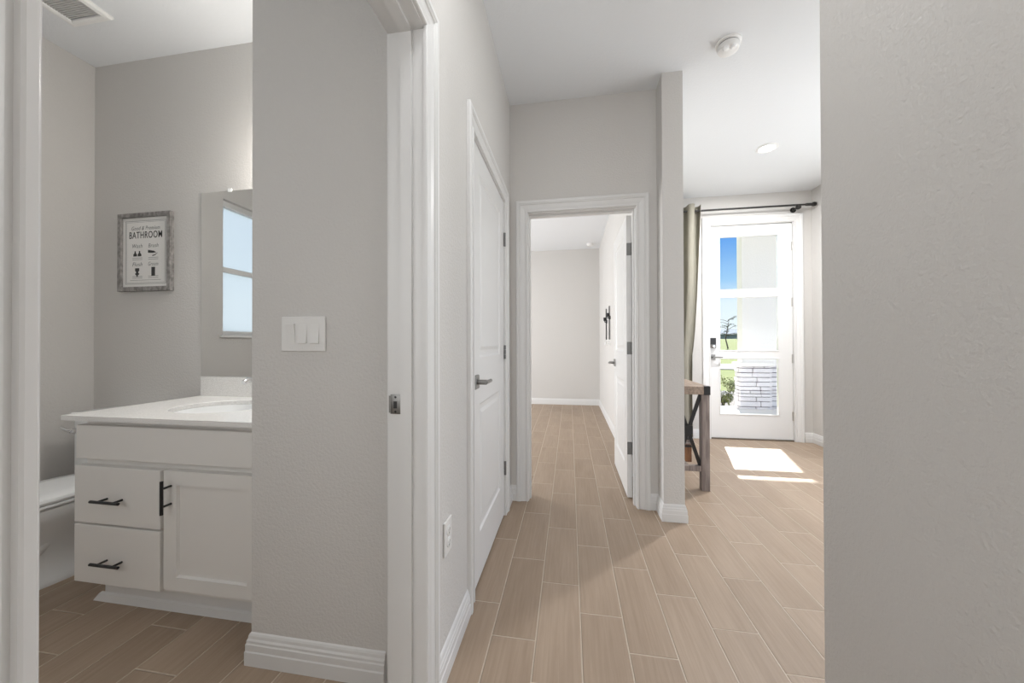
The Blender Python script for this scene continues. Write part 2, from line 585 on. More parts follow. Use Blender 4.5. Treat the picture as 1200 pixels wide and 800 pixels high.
struct('wall_front', [(.71, 1.62, 4.46, 4.60, 0, CEIL), (2.53, 2.85, 4.46, 4.60, 0, CEIL), (1.62, 2.53, 4.46, 4.60, 2.515, CEIL)], M_WALL, 'pale wall around the glazed front door', 'wall')
struct('wall_entry_side', [(2.70, 2.82, -4.6, 1.2, 0, CEIL), (2.70, 2.82, 3.7, 4.46, 0, CEIL), (2.70, 2.82, 1.2, 3.7, 0, .2), (2.70, 2.82, 1.2, 3.7, 2.45, CEIL)], M_WALL, 'pale side wall of the entry meeting the front door wall', 'wall')
struct('wall_rear', [(-.53, 2.82, -4.6, -4.48, 0, CEIL)], M_WALL, 'greige wall behind the camera', 'wall')
struct('wall_bedroom_back', [(-3.3, .71, 6.55, 6.67, 0, CEIL)], M_WALL, 'pale back wall of the bright room beyond the doorway', 'wall')
struct('wall_bedroom_side', [(-3.3, -3.18, 2.62, 3.2, 0, CEIL), (-3.3, -3.18, 5.8, 6.55, 0, CEIL), (-3.3, -3.18, 3.2, 5.8, 0, .5), (-3.3, -3.18, 3.2, 5.8, 2.4, CEIL)], M_WALL, 'pale window wall of the bright room beyond the doorway', 'wall')

# baseboards
baseboard('baseboard_left', [(XL, 1.0585), (XL, 1.4145)], -1, 'white baseboard between bathroom doorway and closed panel door')
baseboard('baseboard_corner', [(XL, 2.355), (XL, YB), (-.374, YB)], -1, 'white baseboard in the hall corner beside the open doorway')
baseboard('baseboard_stub', [(.532, YB), (.585, YB), (.585, 2.36), (.71, 2.36), (.71, 4.46), (1.537, 4.46)], -1, 'white baseboard wrapping the wall end by the console table')
baseboard('baseboard_front', [(2.613, 4.46), (2.70, 4.46), (2.70, 3.0)], -1, 'white baseboard in the corner right of the front door')
baseboard('baseboard_partition', [(-.60, YP), (-1.11, YP), (-1.11, 1.20)], 1, 'white baseboard under the triple light switch')
baseboard('baseboard_bedroom', [(-3.18, 6.55), (.535, 6.55), (.535, 2.72)], -1, 'white baseboard in the room beyond the open doorway')
baseboard('baseboard_right', [(.83, 1.141), (.71, 1.141), (.71, -3.0)], 1, 'white baseboard along the near plain wall')
baseboard('baseboard_bathroom', [(XBL, -.7), (XBL, YS), (-2.08, YS)], -1, 'white baseboard behind the toilet')

# ------------------------------------------------------------------ doors
PL = lambda a, z, t: (XL + t, a, z)            # on the hall wall
PB = lambda a, z, t: (a, YB - t, z)            # on the hall end wall
PF = lambda a, z, t: (a, 4.46 - t, z)          # on the front wall


def lever(root, P, a, z, dirn, th, mat, wide=.105):
    """lever handle with square rose; P maps (along, z, out)"""
    bm = bmesh.new()
    A = Vector(P(a, z, 0))
    out = (Vector(P(a, z, 1)) - A)
    alo = (Vector(P(a + 1, z, 0)) - A)
    pts = [P(a + da, z + dz, 0) for da, dz in ((-.032, -.032), (.032, -.032), (.032, .032), (-.032, .032))]
    r0 = [Vector(p) for p in pts]
    r1 = [p + out * .007 for p in r0]
    r2 = [(A + (p - A) * .86) + out * .011 for p in r0]
    loft(bm, [r0, r1, r2])
    rose = obj('rosette', bm, mat, root)
    bm = bmesh.new()
    tube(bm, [A + out * .008, A + out * .052], .0115, 14)
    c = A + out * .052
    tube(bm, [c - alo * dirn * .012, c + alo * dirn * .02, c + alo * dirn * wide * .75 + out * .002, c + alo * dirn * wide - out * .006],
         [.0085, .009, .0075, .006], 10)
    lv = obj('lever_handle', bm, mat, root, smooth=40)
    return rose, lv


def hinge(name, root, c, ax_flat, mat, h=.09, w=.032, kn=.0065):
    """butt hinge: knuckle cylinder and a thin leaf plate. ax_flat: unit vector along the plate"""
    bm = bmesh.new()
    c = Vector(c)
    ax = Vector(ax_flat)
    for i in range(3):
        tube(bm, [c + Vector((0, 0, -h / 2 + i * h / 3 + .001)), c + Vector((0, 0, -h / 2 + (i + 1) * h / 3 - .001))], kn, 10)
    nrm = Vector((0, 0, 1)).cross(ax)
    q = [c + ax * s * 1.0 + Vector((0, 0, zz)) for s, zz in ((0, -h / 2), (w, -h / 2), (w, h / 2), (0, h / 2))]
    loft(bm, [[p - nrm * .0012 for p in q], [p + nrm * .0012 for p in q]])
    return obj(name, bm, mat, root, smooth=40)


# bathroom doorway (door swung out of sight)
d1 = thing('door_1', (XL, .587, 0), 'white cased bathroom doorway with nickel strike plate on its jamb', 'doorway', kind='structure')
bm = bmesh.new()
casing(bm, PL, .214, .975, HEAD + .005)
bmesh.ops.recalc_face_normals(bm, faces=bm.faces[:])
obj('casing', bm, M_TRIM, d1)
bm = bmesh.new()
casing(bm, lambda a, z, t: (XLB - t, a, z), .214, .985, HEAD + .005)
obj('casing', bm, M_TRIM, d1)
bm = bmesh.new()
box(bm, XLB, XL, .201, .219, 0, HEAD)
box(bm, XLB, XL, .980, .998, 0, HEAD)
box(bm, XLB, XL, .201, .998, HEAD, HEAD + .018)
obj('jamb', bm, M_TRIM, d1)
bm = bmesh.new()
box(bm, -.490, -.456, .219, .230, 0, HEAD - .011)
box(bm, -.490, -.456, .969, .980, 0, HEAD - .011)
box(bm, -.490, -.456, .219, .980, HEAD - .011, HEAD)
obj('door_stop', bm, M_TRIM, d1)
bm = bmesh.new()
bbox(bm, -.5265, -.4925, .9775, .9802, .912, .970, .0012)
tube(bm, [(-.5275, .9795, .916), (-.5275, .9795, .966)], .004, 8)
sp_ = obj('strike_plate', bm, M_NICKEL, d1, smooth=40)
sp_['label'] = 'satin nickel strike plate'
bm = bmesh.new()
bbox(bm, -.516, -.505, .9768, .9778, .929, .950, .0004)
for zz in (.919, .962):
    lathe(bm, [(0, .0008), (.0035, .0006), (.0035, 0)], (-.510, .9776, zz), (0, -1, 0), 12)
obj('latch_hole', bm, M_SLOT, sp_)

# closed panel door in the hall
d2 = thing('door_2', (XL, 1.88, 0), 'closed white two-panel door with nickel lever in the hall wall', 'door', kind='structure')
bm = bmesh.new()
casing(bm, PL, 1.498, 2.270, HEAD + .005)
obj('casing', bm, M_TRIM, d2)
bm = bmesh.new()
box(bm, XLB, XL, 1.4825, 1.5005, 0, HEAD)
box(bm, XLB, XL, 2.267, 2.285, 0, HEAD)
box(bm, XLB, XL, 1.4825, 2.285, HEAD, HEAD + .018)
box(bm, -.475, -.463, 1.5005, 1.5125, 0, HEAD)
box(bm, -.475, -.463, 2.255, 2.267, 0, HEAD)
box(bm, -.475, -.463, 1.5005, 2.267, HEAD - .012, HEAD)
obj('jamb', bm, M_TRIM, d2)
PLd = lambda a, z, t: (-.4235 + t, a, z)
lf = obj('leaf', leaf_mesh(PLd, 1.503, 2.2645, .012, HEAD - .004, .035, [(1.635, 2.135, 1.055, 1.935), (1.635, 2.135, .225, .835)]), M_DOOR, d2)
lever(lf, PLd, 1.563, .945, 1, .035, M_NICKEL)
for z in (1.80, 1.065, .31):
    hinge('hinge', lf, (-.4165, 2.2665, z), (0, -1, 0), M_HINGE, .09, .004, .0075)

# open doorway at the hall end
d3 = thing('door_3', (.08, YB, 0), 'white cased doorway with panel door standing open into bright room', 'door', kind='structure')
bm = bmesh.new()
casing(bm, PB, -.293, .451, HEAD + .005)
obj('casing', bm, M_TRIM, d3)
bm = bmesh.new()
casing(bm, lambda a, z, t: (a, 2.62 + t, z), -.293, .451, HEAD + .005)
obj('casing', bm, M_TRIM, d3)
bm = bmesh.new()
box(bm, -.306, -.288, YB, 2.62, 0, HEAD)
box(bm, .446, .464, YB, 2.62, 0, HEAD)
box(bm, -.306, .464, YB, 2.62, HEAD, HEAD + .018)
obj('jamb', bm, M_TRIM, d3)
bm = bmesh.new()
box(bm, -.288, -.277, 2.545, 2.578, 0, HEAD - .011)
box(bm, .435, .446, 2.545, 2.578, 0, HEAD - .011)
box(bm, -.288, .446, 2.545, 2.578, HEAD - .011, HEAD)
obj('door_stop', bm, M_TRIM, d3)
PO = lambda a, z, t: (.408 - t, a, z)
l3 = obj('leaf', leaf_mesh(PO, 2.648, 3.376, .012, HEAD - .006, .035, [(2.775, 3.25, 1.055, 1.935), (2.775, 3.25, .225, .835)]), M_DOOR, d3)
lever(l3, PO, 3.31, .945, -1, .035, M_NICKEL)
for z in (1.80, 1.085, .365):
    bm = bmesh.new()
    bbox(bm, .409, .441, 2.6455, 2.648, z - .045, z + .045, .0011, 1)
    for i in range(3):
        tube(bm, [(.4465, 2.634, z - .045 + i * .03 + .001), (.4465, 2.634, z - .045 + (i + 1) * .03 - .001)], .0062, 10)
    obj('hinge', bm, M_HINGE, l3, smooth=40)

# front door
FX0, FX1, FZ0, FZ1, FY = 1.640, 2.510, .014, 2.490, 4.480
d4 = thing('door_4', (2.07, 4.46, 0), 'white front door with three stacked glass panes and keypad lock', 'front door', kind='structure')
bm = bmesh.new()
casing(bm, PF, 1.627, 2.523, 2.503)
obj('casing', bm, M_FDOOR, d4)
bm = bmesh.new()
box(bm, 1.620, 1.638, 4.46, 4.60, 0, 2.497)
box(bm, 2.512, 2.530, 4.46, 4.60, 0, 2.497)
box(bm, 1.620, 2.530, 4.46, 4.60, 2.495, 2.515)
obj('jamb', bm, M_TRIM, d4)
bm = bmesh.new()
bbox(bm, 1.638, 2.512, 4.462, 4.61, 0, .013, .003)
obj('threshold', bm, M_SILL, d4)
PANES = [(1.742, 2.366, .290, .940), (1.742, 2.366, 1.030, 1.655), (1.742, 2.366, 1.742, 2.365)]
bm = bmesh.new()
PFd = lambda a, z, t: (a, FY - t, z)
TH = .044


def slab_face(bm, P):
    us = [FX0, 1.742, 2.366, FX1]
    vs = [FZ0, .290, .940, 1.030, 1.655, 1.742, 2.365, FZ1]
    for i in range(3):
        for j in range(7):
            if i == 1 and j in (1, 3, 5):
                continue
            bm.faces.new([bm.verts.new(P(a, z, 0)) for a, z in ((us[i], vs[j]), (us[i + 1], vs[j]), (us[i + 1], vs[j + 1]), (us[i], vs[j + 1]))])


slab_face(bm, PFd)
slab_face(bm, lambda a, z, t: PFd(a, z, -TH - t))
for a0, a1, z0, z1 in PANES + [(FX0, FX1, FZ0, FZ1)]:
    c = [(a0, z0), (a1, z0), (a1, z1), (a0, z1)]
    for k in range(4):
        (a, z), (b, y) = c[k], c[(k + 1) % 4]
        bm.faces.new([bm.verts.new(p) for p in (PFd(a, z, 0), PFd(b, y, 0), PFd(b, y, -TH), PFd(a, z, -TH))])
bmesh.ops.remove_doubles(bm, verts=bm.verts[:], dist=1e-5)
slab = obj('slab', bm, M_FDOOR, d4)
BEAD = [(0, 0), (0, .004), (.004, .006), (.010, .006), (.014, .002), (.015, -.004)]
for a0, a1, z0, z1 in PANES:
    bm = bmesh.new()
    box(bm, a0 + .001, a1 - .001, FY + .018, FY + .024, z0 + .001, z1 - .001)
    obj('glass_pane', bm, M_GLASS, slab)
    bm = bmesh.new()
    frame_strip(bm, lambda w, t: [PFd(a0 - .008 + w, z0 - .008 + w, t), PFd(a1 + .008 - w, z0 - .008 + w, t), PFd(a1 + .008 - w, z1 + .008 - w, t), PFd(a0 - .008 + w, z1 + .008 - w, t)], BEAD, True)
    obj('glazing_bead', bm, M_FDOOR, slab)
for z in (2.225, 1.585, .94, .285):
    bm = bmesh.new()
    tube(bm, [(2.5135, 4.473, z - .05), (2.5135, 4.473, z + .05)], .0085, 12)
    box(bm, 2.499, 2.5125, 4.477, 4.4795, z - .05, z + .05)
    obj('hinge', bm, M_FHINGE, slab, smooth=40)
bm = bmesh.new()
bbox(bm, 1.628, 1.696, FY - .024, FY, 1.062, 1.182, .006)
kp = obj('keypad_lock', bm, M_NICKEL, slab, smooth=40)
bm = bmesh.new()
bbox(bm, 1.633, 1.691, FY - .0265, FY - .023, 1.104, 1.178, .001)
obj('keypad_cover', bm, M_BLACK, kp)
bm = bmesh.new()
lathe(bm, [(0, .02), (.013, .018), (.014, 0)], (1.662, FY - .023, 1.083), (0, -1, 0), 18)
box(bm, 1.654, 1.670, FY - .052, FY - .038, 1.079, 1.087)
obj('thumb_turn', bm, M_CHROME, kp)
lever(slab, PFd, 1.660, .955, 1, TH, M_NICKEL, .095)

# trim on the left hall wall is part of door_1; window of the bathroom
w1 = thing('window_1', (XBL, .46, WZ0), 'white single-hung bathroom window seen in the mirror', 'window', kind='structure')
bm = bmesh.new()
for b in ((WY0, WY0 + .035, WZ0, WZ1), (WY1 - .035, WY1, WZ0, WZ1)):
    box(bm, XBL - .10, XBL - .04, b[0], b[1], b[2], b[3])
box(bm, XBL - .10, XBL - .04, WY0 + .035, WY1 - .035, WZ0, WZ0 + .035)
box(bm, XBL - .10, XBL - .04, WY0 + .035, WY1 - .035, WZ1 - .05, WZ1)
obj('frame', bm, M_TRIM, w1)
bm = bmesh.new()
bbox(bm, XBL - .095, XBL - .045, WY0 + .035, WY1 - .035, 1.745, 1.79, .004)
obj('meeting_rail', bm, M_TRIM, w1)
for z0, z1, dx in ((WZ0 + .035, 1.745, -.06), (1.79, WZ1 - .05, -.08)):
    bm = bmesh.new()
    box(bm, XBL + dx - .003, XBL + dx, WY0 + .035, WY1 - .035, z0, z1)
    obj('pane', bm, M_FROST, w1)
bm = bmesh.new()
bbox(bm, XBL - .04, XBL + .02, WY0 - .03, WY1 + .03, WZ0 - .022, WZ0, .004)
obj('sill', bm, M_TRIM, w1)

# ------------------------------------------------------------------ vanity
van = thing('vanity_cabinet', (-1.6, 1.46, 0), 'white bathroom vanity with black bar pulls under the stone top', 'cabinet')
VX0, VX1, VF = -2.035, -1.112, 1.188
bm = bmesh.new()
box(bm, VX0, VX0 + .018, VF + .010, YS - .002, .115, .8045)
box(bm, VX1 - .018, VX1, VF + .010, YS - .002, .115, .8045)
box(bm, VX0 + .018, VX1 - .018, VF + .010, YS - .002, .115, .133)
box(bm, VX0 + .018, VX1 - .018, VF + .010, VF + .028, .133, .8045)
obj('body', bm, M_CAB, van)
bm = bmesh.new()
box(bm, VX0 + .012, VX1, 1.252, YS - .002, 0, .115)
# flared shoe moulding
loft(bm, [[(VX0 - .030, 1.236, .0005), (VX0 - .030, 1.2515, .0005), (VX0 - .004, 1.2515, .034), (VX0 - .010, 1.244, .028)],
          [(VX1, 1.236, .0005), (VX1, 1.2515, .0005), (VX1, 1.2515, .034), (VX1, 1.244, .028)]])
obj('toe_kick', bm, M_TRIM, van)
bm = bmesh.new()
bbox(bm, -2.046, -1.135, VF - .019, VF + .010, .645, .784, .0025)
obj('false_front', bm, M_CAB, van)


def pull(root, c, vertical=False, L=.165):
    bm = bmesh.new()
    c = Vector(c)
    ax = Vector((0, 0, 1)) if vertical else Vector((1, 0, 0))
    p = c - Vector((0, .034, 0))
    tube(bm, [p - ax * L / 2, p + ax * L / 2], .0058, 10)
    for s in (-.27, .27):
        tube(bm, [c + ax * L * s, p + ax * L * s], .0045, 8)
    return obj('drawer_pull' if not vertical else 'door_pull', bm, M_BLACK, root, smooth=40)


for z0, z1, zp in ((.380, .616, .487), (.133, .372, .235)):
    bm = bmesh.new()
    bbox(bm, -2.050, -1.616, VF - .021, VF + .010, z0, z1, .0025)
    dr = obj('drawer', bm, M_CAB, van)
    pull(dr, (-1.840, VF - .021, zp), False, .140)
bm = bmesh.new()
PV = lambda a, z, t: (a, VF - .021 - t, z)
panelled(bm, PV, -1.598, -1.155, .148, .618, [(-1.538, -1.215, .200, .562)], [(.0035, -.0105)])
box(bm, -1.598, -1.155, VF - .009, VF + .010, .148, .618)
for (a, z), (b, y) in (((-1.598, .148), (-1.155, .148)), ((-1.155, .148), (-1.155, .618)), ((-1.155, .618), (-1.598, .618)), ((-1.598, .618), (-1.598, .148))):
    bm.faces.new([bm.verts.new(p) for p in (PV(a, z, 0), PV(b, y, 0), PV(b, y, -.012), PV(a, z, -.012))])
dv = obj('cabinet_door', bm, M_CAB, van)
pull(dv, (-1.562, VF - .021, .524), True, .130)

ctp = thing('countertop', (-1.6, 1.45, .806), 'speckled white quartz vanity top with backsplash and undermount basin', 'countertop')
SX, SY, SA, SB = -1.63, 1.440, .215, .172
bm = bmesh.new()
N = 48
CX0, CX1, CY0, CY1, CZ0, CZ1 = -2.094, -1.112, 1.150, YS - .002, .806, .826


def rect_ring(z):
    out = []
    for k in range(N):
        a = 2 * PI * k / N
        dx, dy = math.cos(a), math.sin(a)
        s = min((CX1 - SX) / dx if dx > 1e-6 else ((CX0 - SX) / dx if dx < -1e-6 else 9), (CY1 - SY) / dy if dy > 1e-6 else ((CY0 - SY) / dy if dy < -1e-6 else 9))
        out.append((SX + dx * s, SY + dy * s, z))
    return out


def snap_corners(ring):
    for cx in (CX0, CX1):
        for cy in (CY0, CY1):
            k = min(range(N), key=lambda i: (ring[i][0] - cx) ** 2 + (ring[i][1] - cy) ** 2)
            ring[k] = (cx, cy, ring[k][2])
    return ring


ell = lambda a, b, z: [(SX + a * math.cos(2 * PI * k / N), SY + b * math.sin(2 * PI * k / N), z) for k in range(N)]
loft(bm, [ell(SA, SB, CZ0), ell(SA, SB, CZ1 - .002), ell(SA + .002, SB + .002, CZ1), snap_corners(rect_ring(CZ1)), snap_corners(rect_ring(CZ0)), ell(SA, SB, CZ0)], False, False)
obj('slab', bm, M_QUARTZ, ctp)
bm = bmesh.new()
bbox(bm, -2.094, -1.112, YS - .022, YS - .001, CZ1, .934, .002)
obj('backsplash', bm, M_QUARTZ, ctp)
bm = bmesh.new()
loft(bm, [ell(SA + .012, SB + .012, CZ0 - .001), ell(SA - .002, SB - .002, CZ0 - .001), ell(SA - .012, SB - .012, CZ0 - .03), ell(SA * .82, SB * .82, CZ0 - .09), ell(SA * .5, SB * .5, CZ0 - .125), ell(SA * .1, SB * .1, CZ0 - .132)], False, True)
obj('basin', bm, M_PORC, ctp, smooth=60)

fc = thing('faucet', (SX, 1.655, CZ1 + .0008), 'chrome bathroom faucet at the back of the basin', 'faucet')
bm = bmesh.new()
lathe(bm, [(.026, 0), (.026, .006), (.019, .012), (.017, .10), (.019, .104), (0, .106)], (SX, 1.655, CZ1 + .0008), n=22)
obj('body', bm, M_CHROME, fc, smooth=40)
bm = bmesh.new()
tube(bm, [(SX, 1.65, CZ1 + .075), (SX, 1.61, CZ1 + .105), (SX, 1.57, CZ1 + .112), (SX, 1.545, CZ1 + .100)], [.013, .013, .0125, .012], 14)
obj('spout', bm, M_CHROME, fc, smooth=40)
bm = bmesh.new()
tube(bm, [(SX, 1.655, CZ1 + .104), (SX, 1.66, CZ1 + .125), (SX + .0, 1.70, CZ1 + .140)], [.008, .007, .006], 10)
obj('lever_handle', bm, M_CHROME, fc, smooth=40)

# mirror
mi = thing('mirror', (-1.7, YS, 1.46), 'frameless rectangular wall mirror above the vanity backsplash', 'mirror')
bm = bmesh.new()
box(bm, -2.108, -1.135, YS - .007, YS - .001, .940, 1.999)
obj('glass', bm, M_MIRROR, mi)
for x in (-1.915, -1.33):
    bm = bmesh.new()
    bbox(bm, x - .012, x + .012, YS - .011, YS - .001, 1.992, 2.012, .002)
    obj('mirror_clip', bm, M_CLEAR, mi)

# framed bathroom sign
SGX0, SGX1, SGZ0, SGZ1 = -2.690, -2.306, 1.439, 1.906
sg = thing('wall_sign', ((SGX0 + SGX1) / 2, YS, SGZ0), 'grey wood framed bathroom sign print hanging beside the mirror', 'wall sign')
bm = bmesh.new()
FR = [(0, 0), (0, .021), (.002, .023), (.024, .023), (.026, .021), (.026, .008)]
frame_strip(bm, lambda w, t: [(SGX0 + w, YS - t, SGZ0 + w), (SGX1 - w, YS - t, SGZ0 + w), (SGX1 - w, YS - t, SGZ1 - w), (SGX0 + w, YS - t, SGZ1 - w)], FR, True)
obj('frame', bm, M_BARN, sg)
bm = bmesh.new()
box(bm, SGX0 + .024, SGX1 - .024, YS - .010, YS - .002, SGZ0 + .024, SGZ1 - .024)
pr = obj('print', bm, M_PAPER, sg)
bm = bmesh.new()
for ins, w in ((.044, .0022), (.052, .0011)):
    a0, a1, b0, b1 = SGX0 + ins, SGX1 - ins, SGZ0 + ins, SGZ1 - ins
    for r in ((a0, a1, b0, b0 + w), (a0, a1, b1 - w, b1), (a0, a0 + w, b0 + w, b1 - w), (a1 - w, a1, b0 + w, b1 - w)):
        box(bm, r[0], r[1], YS - .0106, YS - .0101, r[2], r[3])
obj('border_line', bm, M_INK2, pr)
SCX = (SGX0 + SGX1) / 2


def words_mesh(name, text, cx, z, size, mat, root, shear=0.0, width=None, offset=0.0, height=None):
    cu = bpy.data.curves.new('t', 'FONT')
    cu.body = text
    cu.size = size
    cu.shear = shear
    cu.align_x = 'CENTER'
    cu.space_character = 1.12
    cu.offset = offset
    to = bpy.data.objects.new('t', cu)
    COL.objects.link(to)
    bpy.context.view_layer.update()
    me = bpy.data.meshes.new_from_object(to.evaluated_get(bpy.context.evaluated_depsgraph_get()))
    bpy.data.objects.remove(to)
    bm = bmesh.new()
    bm.from_mesh(me)
    bpy.data.meshes.remove(me)
    x0 = min(v.co.x for v in bm.verts)
    x1 = max(v.co.x for v in bm.verts)
    h1 = max(v.co.y for v in bm.verts)
    kx = width / (x1 - x0) if width else 1.0
    kz = height / h1 if height else 1.0
    for v in bm.verts:
        v.co = Vector((cx + (v.co.x - (x0 + x1) / 2) * kx, YS - .0107, z + v.co.y * kz))
    r = bmesh.ops.extrude_face_region(bm, geom=bm.faces[:])
    bmesh.ops.translate(bm, verts=[g for g in r['geom'] if isinstance(g, bmesh.types.BMVert)], vec=(0, .0006, 0))
    return obj(name, bm, mat, root)


words_mesh('script_lettering', 'Good & Premium', SCX, 1.806, .034, M_INK2, pr, .28, .205, -.0002)
words_mesh('bold_lettering', 'BATHROOM', SCX, 1.757, .05, M_INK, pr, 0, .238, .0002, .040)
for w, x, z in (('Wash', SCX - .060, 1.700), ('Brush', SCX + .056, 1.700), ('Flush', SCX - .060, 1.590), ('Groom', SCX + .056, 1.590)):
    words_mesh('script_lettering', w, x, z, .034, M_INK2, pr, .28, .072, -.0002)
    bm = bmesh.new()
    for dz in (-.062, -.072):
        box(bm, x - .036, x + .036, YS - .0106, YS - .0101, z + dz, z + dz + .0022)
    obj('caption_line', bm, M_INK2, pr)
bm = bmesh.new()
box(bm, SCX - .112, SCX + .112, YS - .0106, YS - .0101, 1.505, 1.5068)
obj('caption_line', bm, M_INK2, pr)


def icon(polys, root):
    bm = bmesh.new()
    for poly in polys:
        a = [bm.verts.new((x, YS - .0108, z)) for x, z in poly]
        b = [bm.verts.new((x, YS - .0101, z)) for x, z in poly]
        bm.faces.new(a)
        for k in range(len(a)):
            bm.faces.new((a[k], a[(k + 1) % len(a)], b[(k + 1) % len(b)], b[k]))
    obj('icon', bm, M_INK, root)


def drop(cx, cz):
    return [(cx - .004, cz + .026), (cx + .004, cz + .026), (cx + .005, cz + .014), (cx + .013, cz + .006), (cx + .013, cz - .006), (cx - .013, cz - .006), (cx - .013, cz + .006), (cx - .005, cz + .014)]


icon([drop(SCX - .076, 1.655), drop(SCX - .044, 1.655)], pr)
icon([[(SCX + .018, 1.685), (SCX + .060, 1.678), (SCX + .078, 1.668), (SCX + .050, 1.666), (SCX + .018, 1.668)],
      [(SCX + .048, 1.652), (SCX + .066, 1.656), (SCX + .090, 1.668), (SCX + .068, 1.651), (SCX + .050, 1.647)]], pr)
icon([[(SCX - .076, 1.578), (SCX - .046, 1.578), (SCX - .046, 1.562), (SCX - .053, 1.557), (SCX - .053, 1.549), (SCX - .046, 1.546), (SCX - .048, 1.539), (SCX - .056, 1.537), (SCX - .057, 1.526), (SCX - .065, 1.526), (SCX - .066, 1.537), (SCX - .074, 1.539), (SCX - .076, 1.546), (SCX - .069, 1.549), (SCX - .069, 1.557), (SCX - .076, 1.562)]], pr)
icon([[(SCX + .043, 1.582), (SCX + .069, 1.582), (SCX + .069, 1.530), (SCX + .043, 1.530)]], pr)

# ------------------------------------------------------------------ toilet
TX = -2.50
tl = thing('toilet', (TX, 1.4, 0), 'white porcelain toilet between the vanity and window wall', 'toilet')


def egg(cx, yb, yf, hw, z, n=36, sq=1.0):
    """egg outline: yb back, yf front (towards -y)"""
    cy = yb - (yb - yf) * .42
    out = []
    for k in range(n):
        a = 2 * PI * k / n
        s, c = math.sin(a), math.cos(a)
        ry = (yb - cy) if s > 0 else (cy - yf)
        pw = 2 / 2.3
        out.append((cx + hw * math.copysign(abs(c) ** pw, c), cy + ry * math.copysign(abs(s) ** (pw if s < 0 else .7), s), z))
    return out


bm = bmesh.new()
loft(bm, [egg(TX, 1.60, 1.135, .122, 0), egg(TX, 1.60, 1.135, .124, .018), egg(TX, 1.60, 1.15, .112, .034), egg(TX, 1.60, 1.16, .104, .09), egg(TX, 1.60, 1.13, .108, .16),
          egg(TX, 1.60, 1.085, .132, .235), egg(TX, 1.60, 1.045, .163, .295), egg(TX, 1.60, 1.022, .180, .335), egg(TX, 1.60, 1.020, .183, .372), egg(TX, 1.60, 1.035, .168, .378)])
# trapway relief on both sides
for s in (-1, 1):
    tube(bm, [(TX + s * .052, 1.20, .12), (TX + s * .072, 1.28, .215), (TX + s * .080, 1.37, .235), (TX + s * .078, 1.45, .20), (TX + s * .075, 1.52, .12), (TX + s * .07, 1.56, .03)], [.036, .046, .048, .048, .046, .038], 14)
obj('bowl', bm, M_PORC, tl, smooth=60)
bm = bmesh.new()
loft(bm, [egg(TX, 1.545, 1.018, .184, .380), egg(TX, 1.55, 1.012, .188, .387), egg(TX, 1.55, 1.014, .186, .396)])
obj('seat', bm, M_PORC, tl, smooth=40)
bm = bmesh.new()
loft(bm, [egg(TX, 1.545, 1.016, .185, .400), egg(TX, 1.55, 1.012, .188, .410), egg(TX, 1.55, 1.018, .183, .421), egg(TX, 1.54, 1.04, .165, .427), egg(TX, 1.50, 1.12, .10, .430)])
obj('lid', bm, M_PORC, tl, smooth=40)
bm = bmesh.new()
bbox(bm, TX - .215, TX + .215, 1.535, 1.725, .385, .715, .022, 3)
obj('tank', bm, M_PORC, tl, smooth=40)
bm = bmesh.new()
bbox(bm, TX - .222, TX + .222, 1.527, 1.730, .716, .748, .010, 3)
obj('tank_lid', bm, M_PORC, tl, smooth=40)
bm = bmesh.new()
lathe(bm, [(.017, 0), (.017, .008), (.009, .012), (.009, .022), (0, .022)], (-2.690, 1.535, .646), (0, -1, 0), 16)
tube(bm, [(-2.690, 1.517, .646), (-2.708, 1.508, .654), (-2.742, 1.504, .672)], [.009, .0085, .0075], 10)
fl = obj('flush_lever', bm, M_CHROME, tl, smooth=40)
fl['label'] = 'chrome flush lever'

# ------------------------------------------------------------------ switches, outlet, fan, detectors
sw = thing('light_switch', (-.902, YP, 1.155), 'white triple rocker light switch plate on the bathroom wall', 'light switch')
bm = bmesh.new()
bbox(bm, -.986, -.818, YP - .0075, YP, 1.095, 1.215, .003)
obj('plate', bm, M_PLATE, sw)
for i, x in enumerate((-.948, -.902, -.856)):
    bm = bmesh.new()
    tp, bt = (.0145, .0080) if i == 0 else (.0080, .0145)
    prof = [(YP - tp, 1.189), (YP - .0102, 1.157), (YP - bt, 1.123), (YP - .005, 1.122), (YP - .005, 1.190)]
    loft(bm, [[(x - .0165, y, z) for y, z in prof], [(x + .0165, y, z) for y, z in prof]])
    rk = obj('rocker', bm, M_PLATE, sw)
    for z in (1.108, 1.203):
        bm = bmesh.new()
        lathe(bm, [(0, .001), (.003, .0008), (.0032, 0)], (x, YP - .0073, z), (0, -1, 0), 12)
        obj('screw', bm, M_PLATE, sw)
ou = thing('power_outlet', (XL, 1.165, .46), 'white double power outlet low on the hall wall', 'power outlet')
bm = bmesh.new()
bbox(bm, XL, XL + .0075, 1.130, 1.200, .402, .518, .0028)
obj('plate', bm, M_PLATE, ou)
for z in (.480, .440):
    bm = bmesh.new()
    lathe(bm, [(0, .0035), (.0150, .0035), (.0165, .0025), (.0165, 0)], (XL + .0070, 1.165, z), (1, 0, 0), 22)
    rc = obj('receptacle', bm, M_PLATE, ou, smooth=40)
    bm = bmesh.new()
    for dy in (-.006, .006):
        box(bm, XL + .0100, XL + .0107, 1.165 + dy - .001, 1.165 + dy + .001, z - .001, z + .007)
    tube(bm, [(XL + .0100, 1.165, z - .008), (XL + .0107, 1.165, z - .008)], .0022, 10)
    obj('slot', bm, M_SLOT, rc)

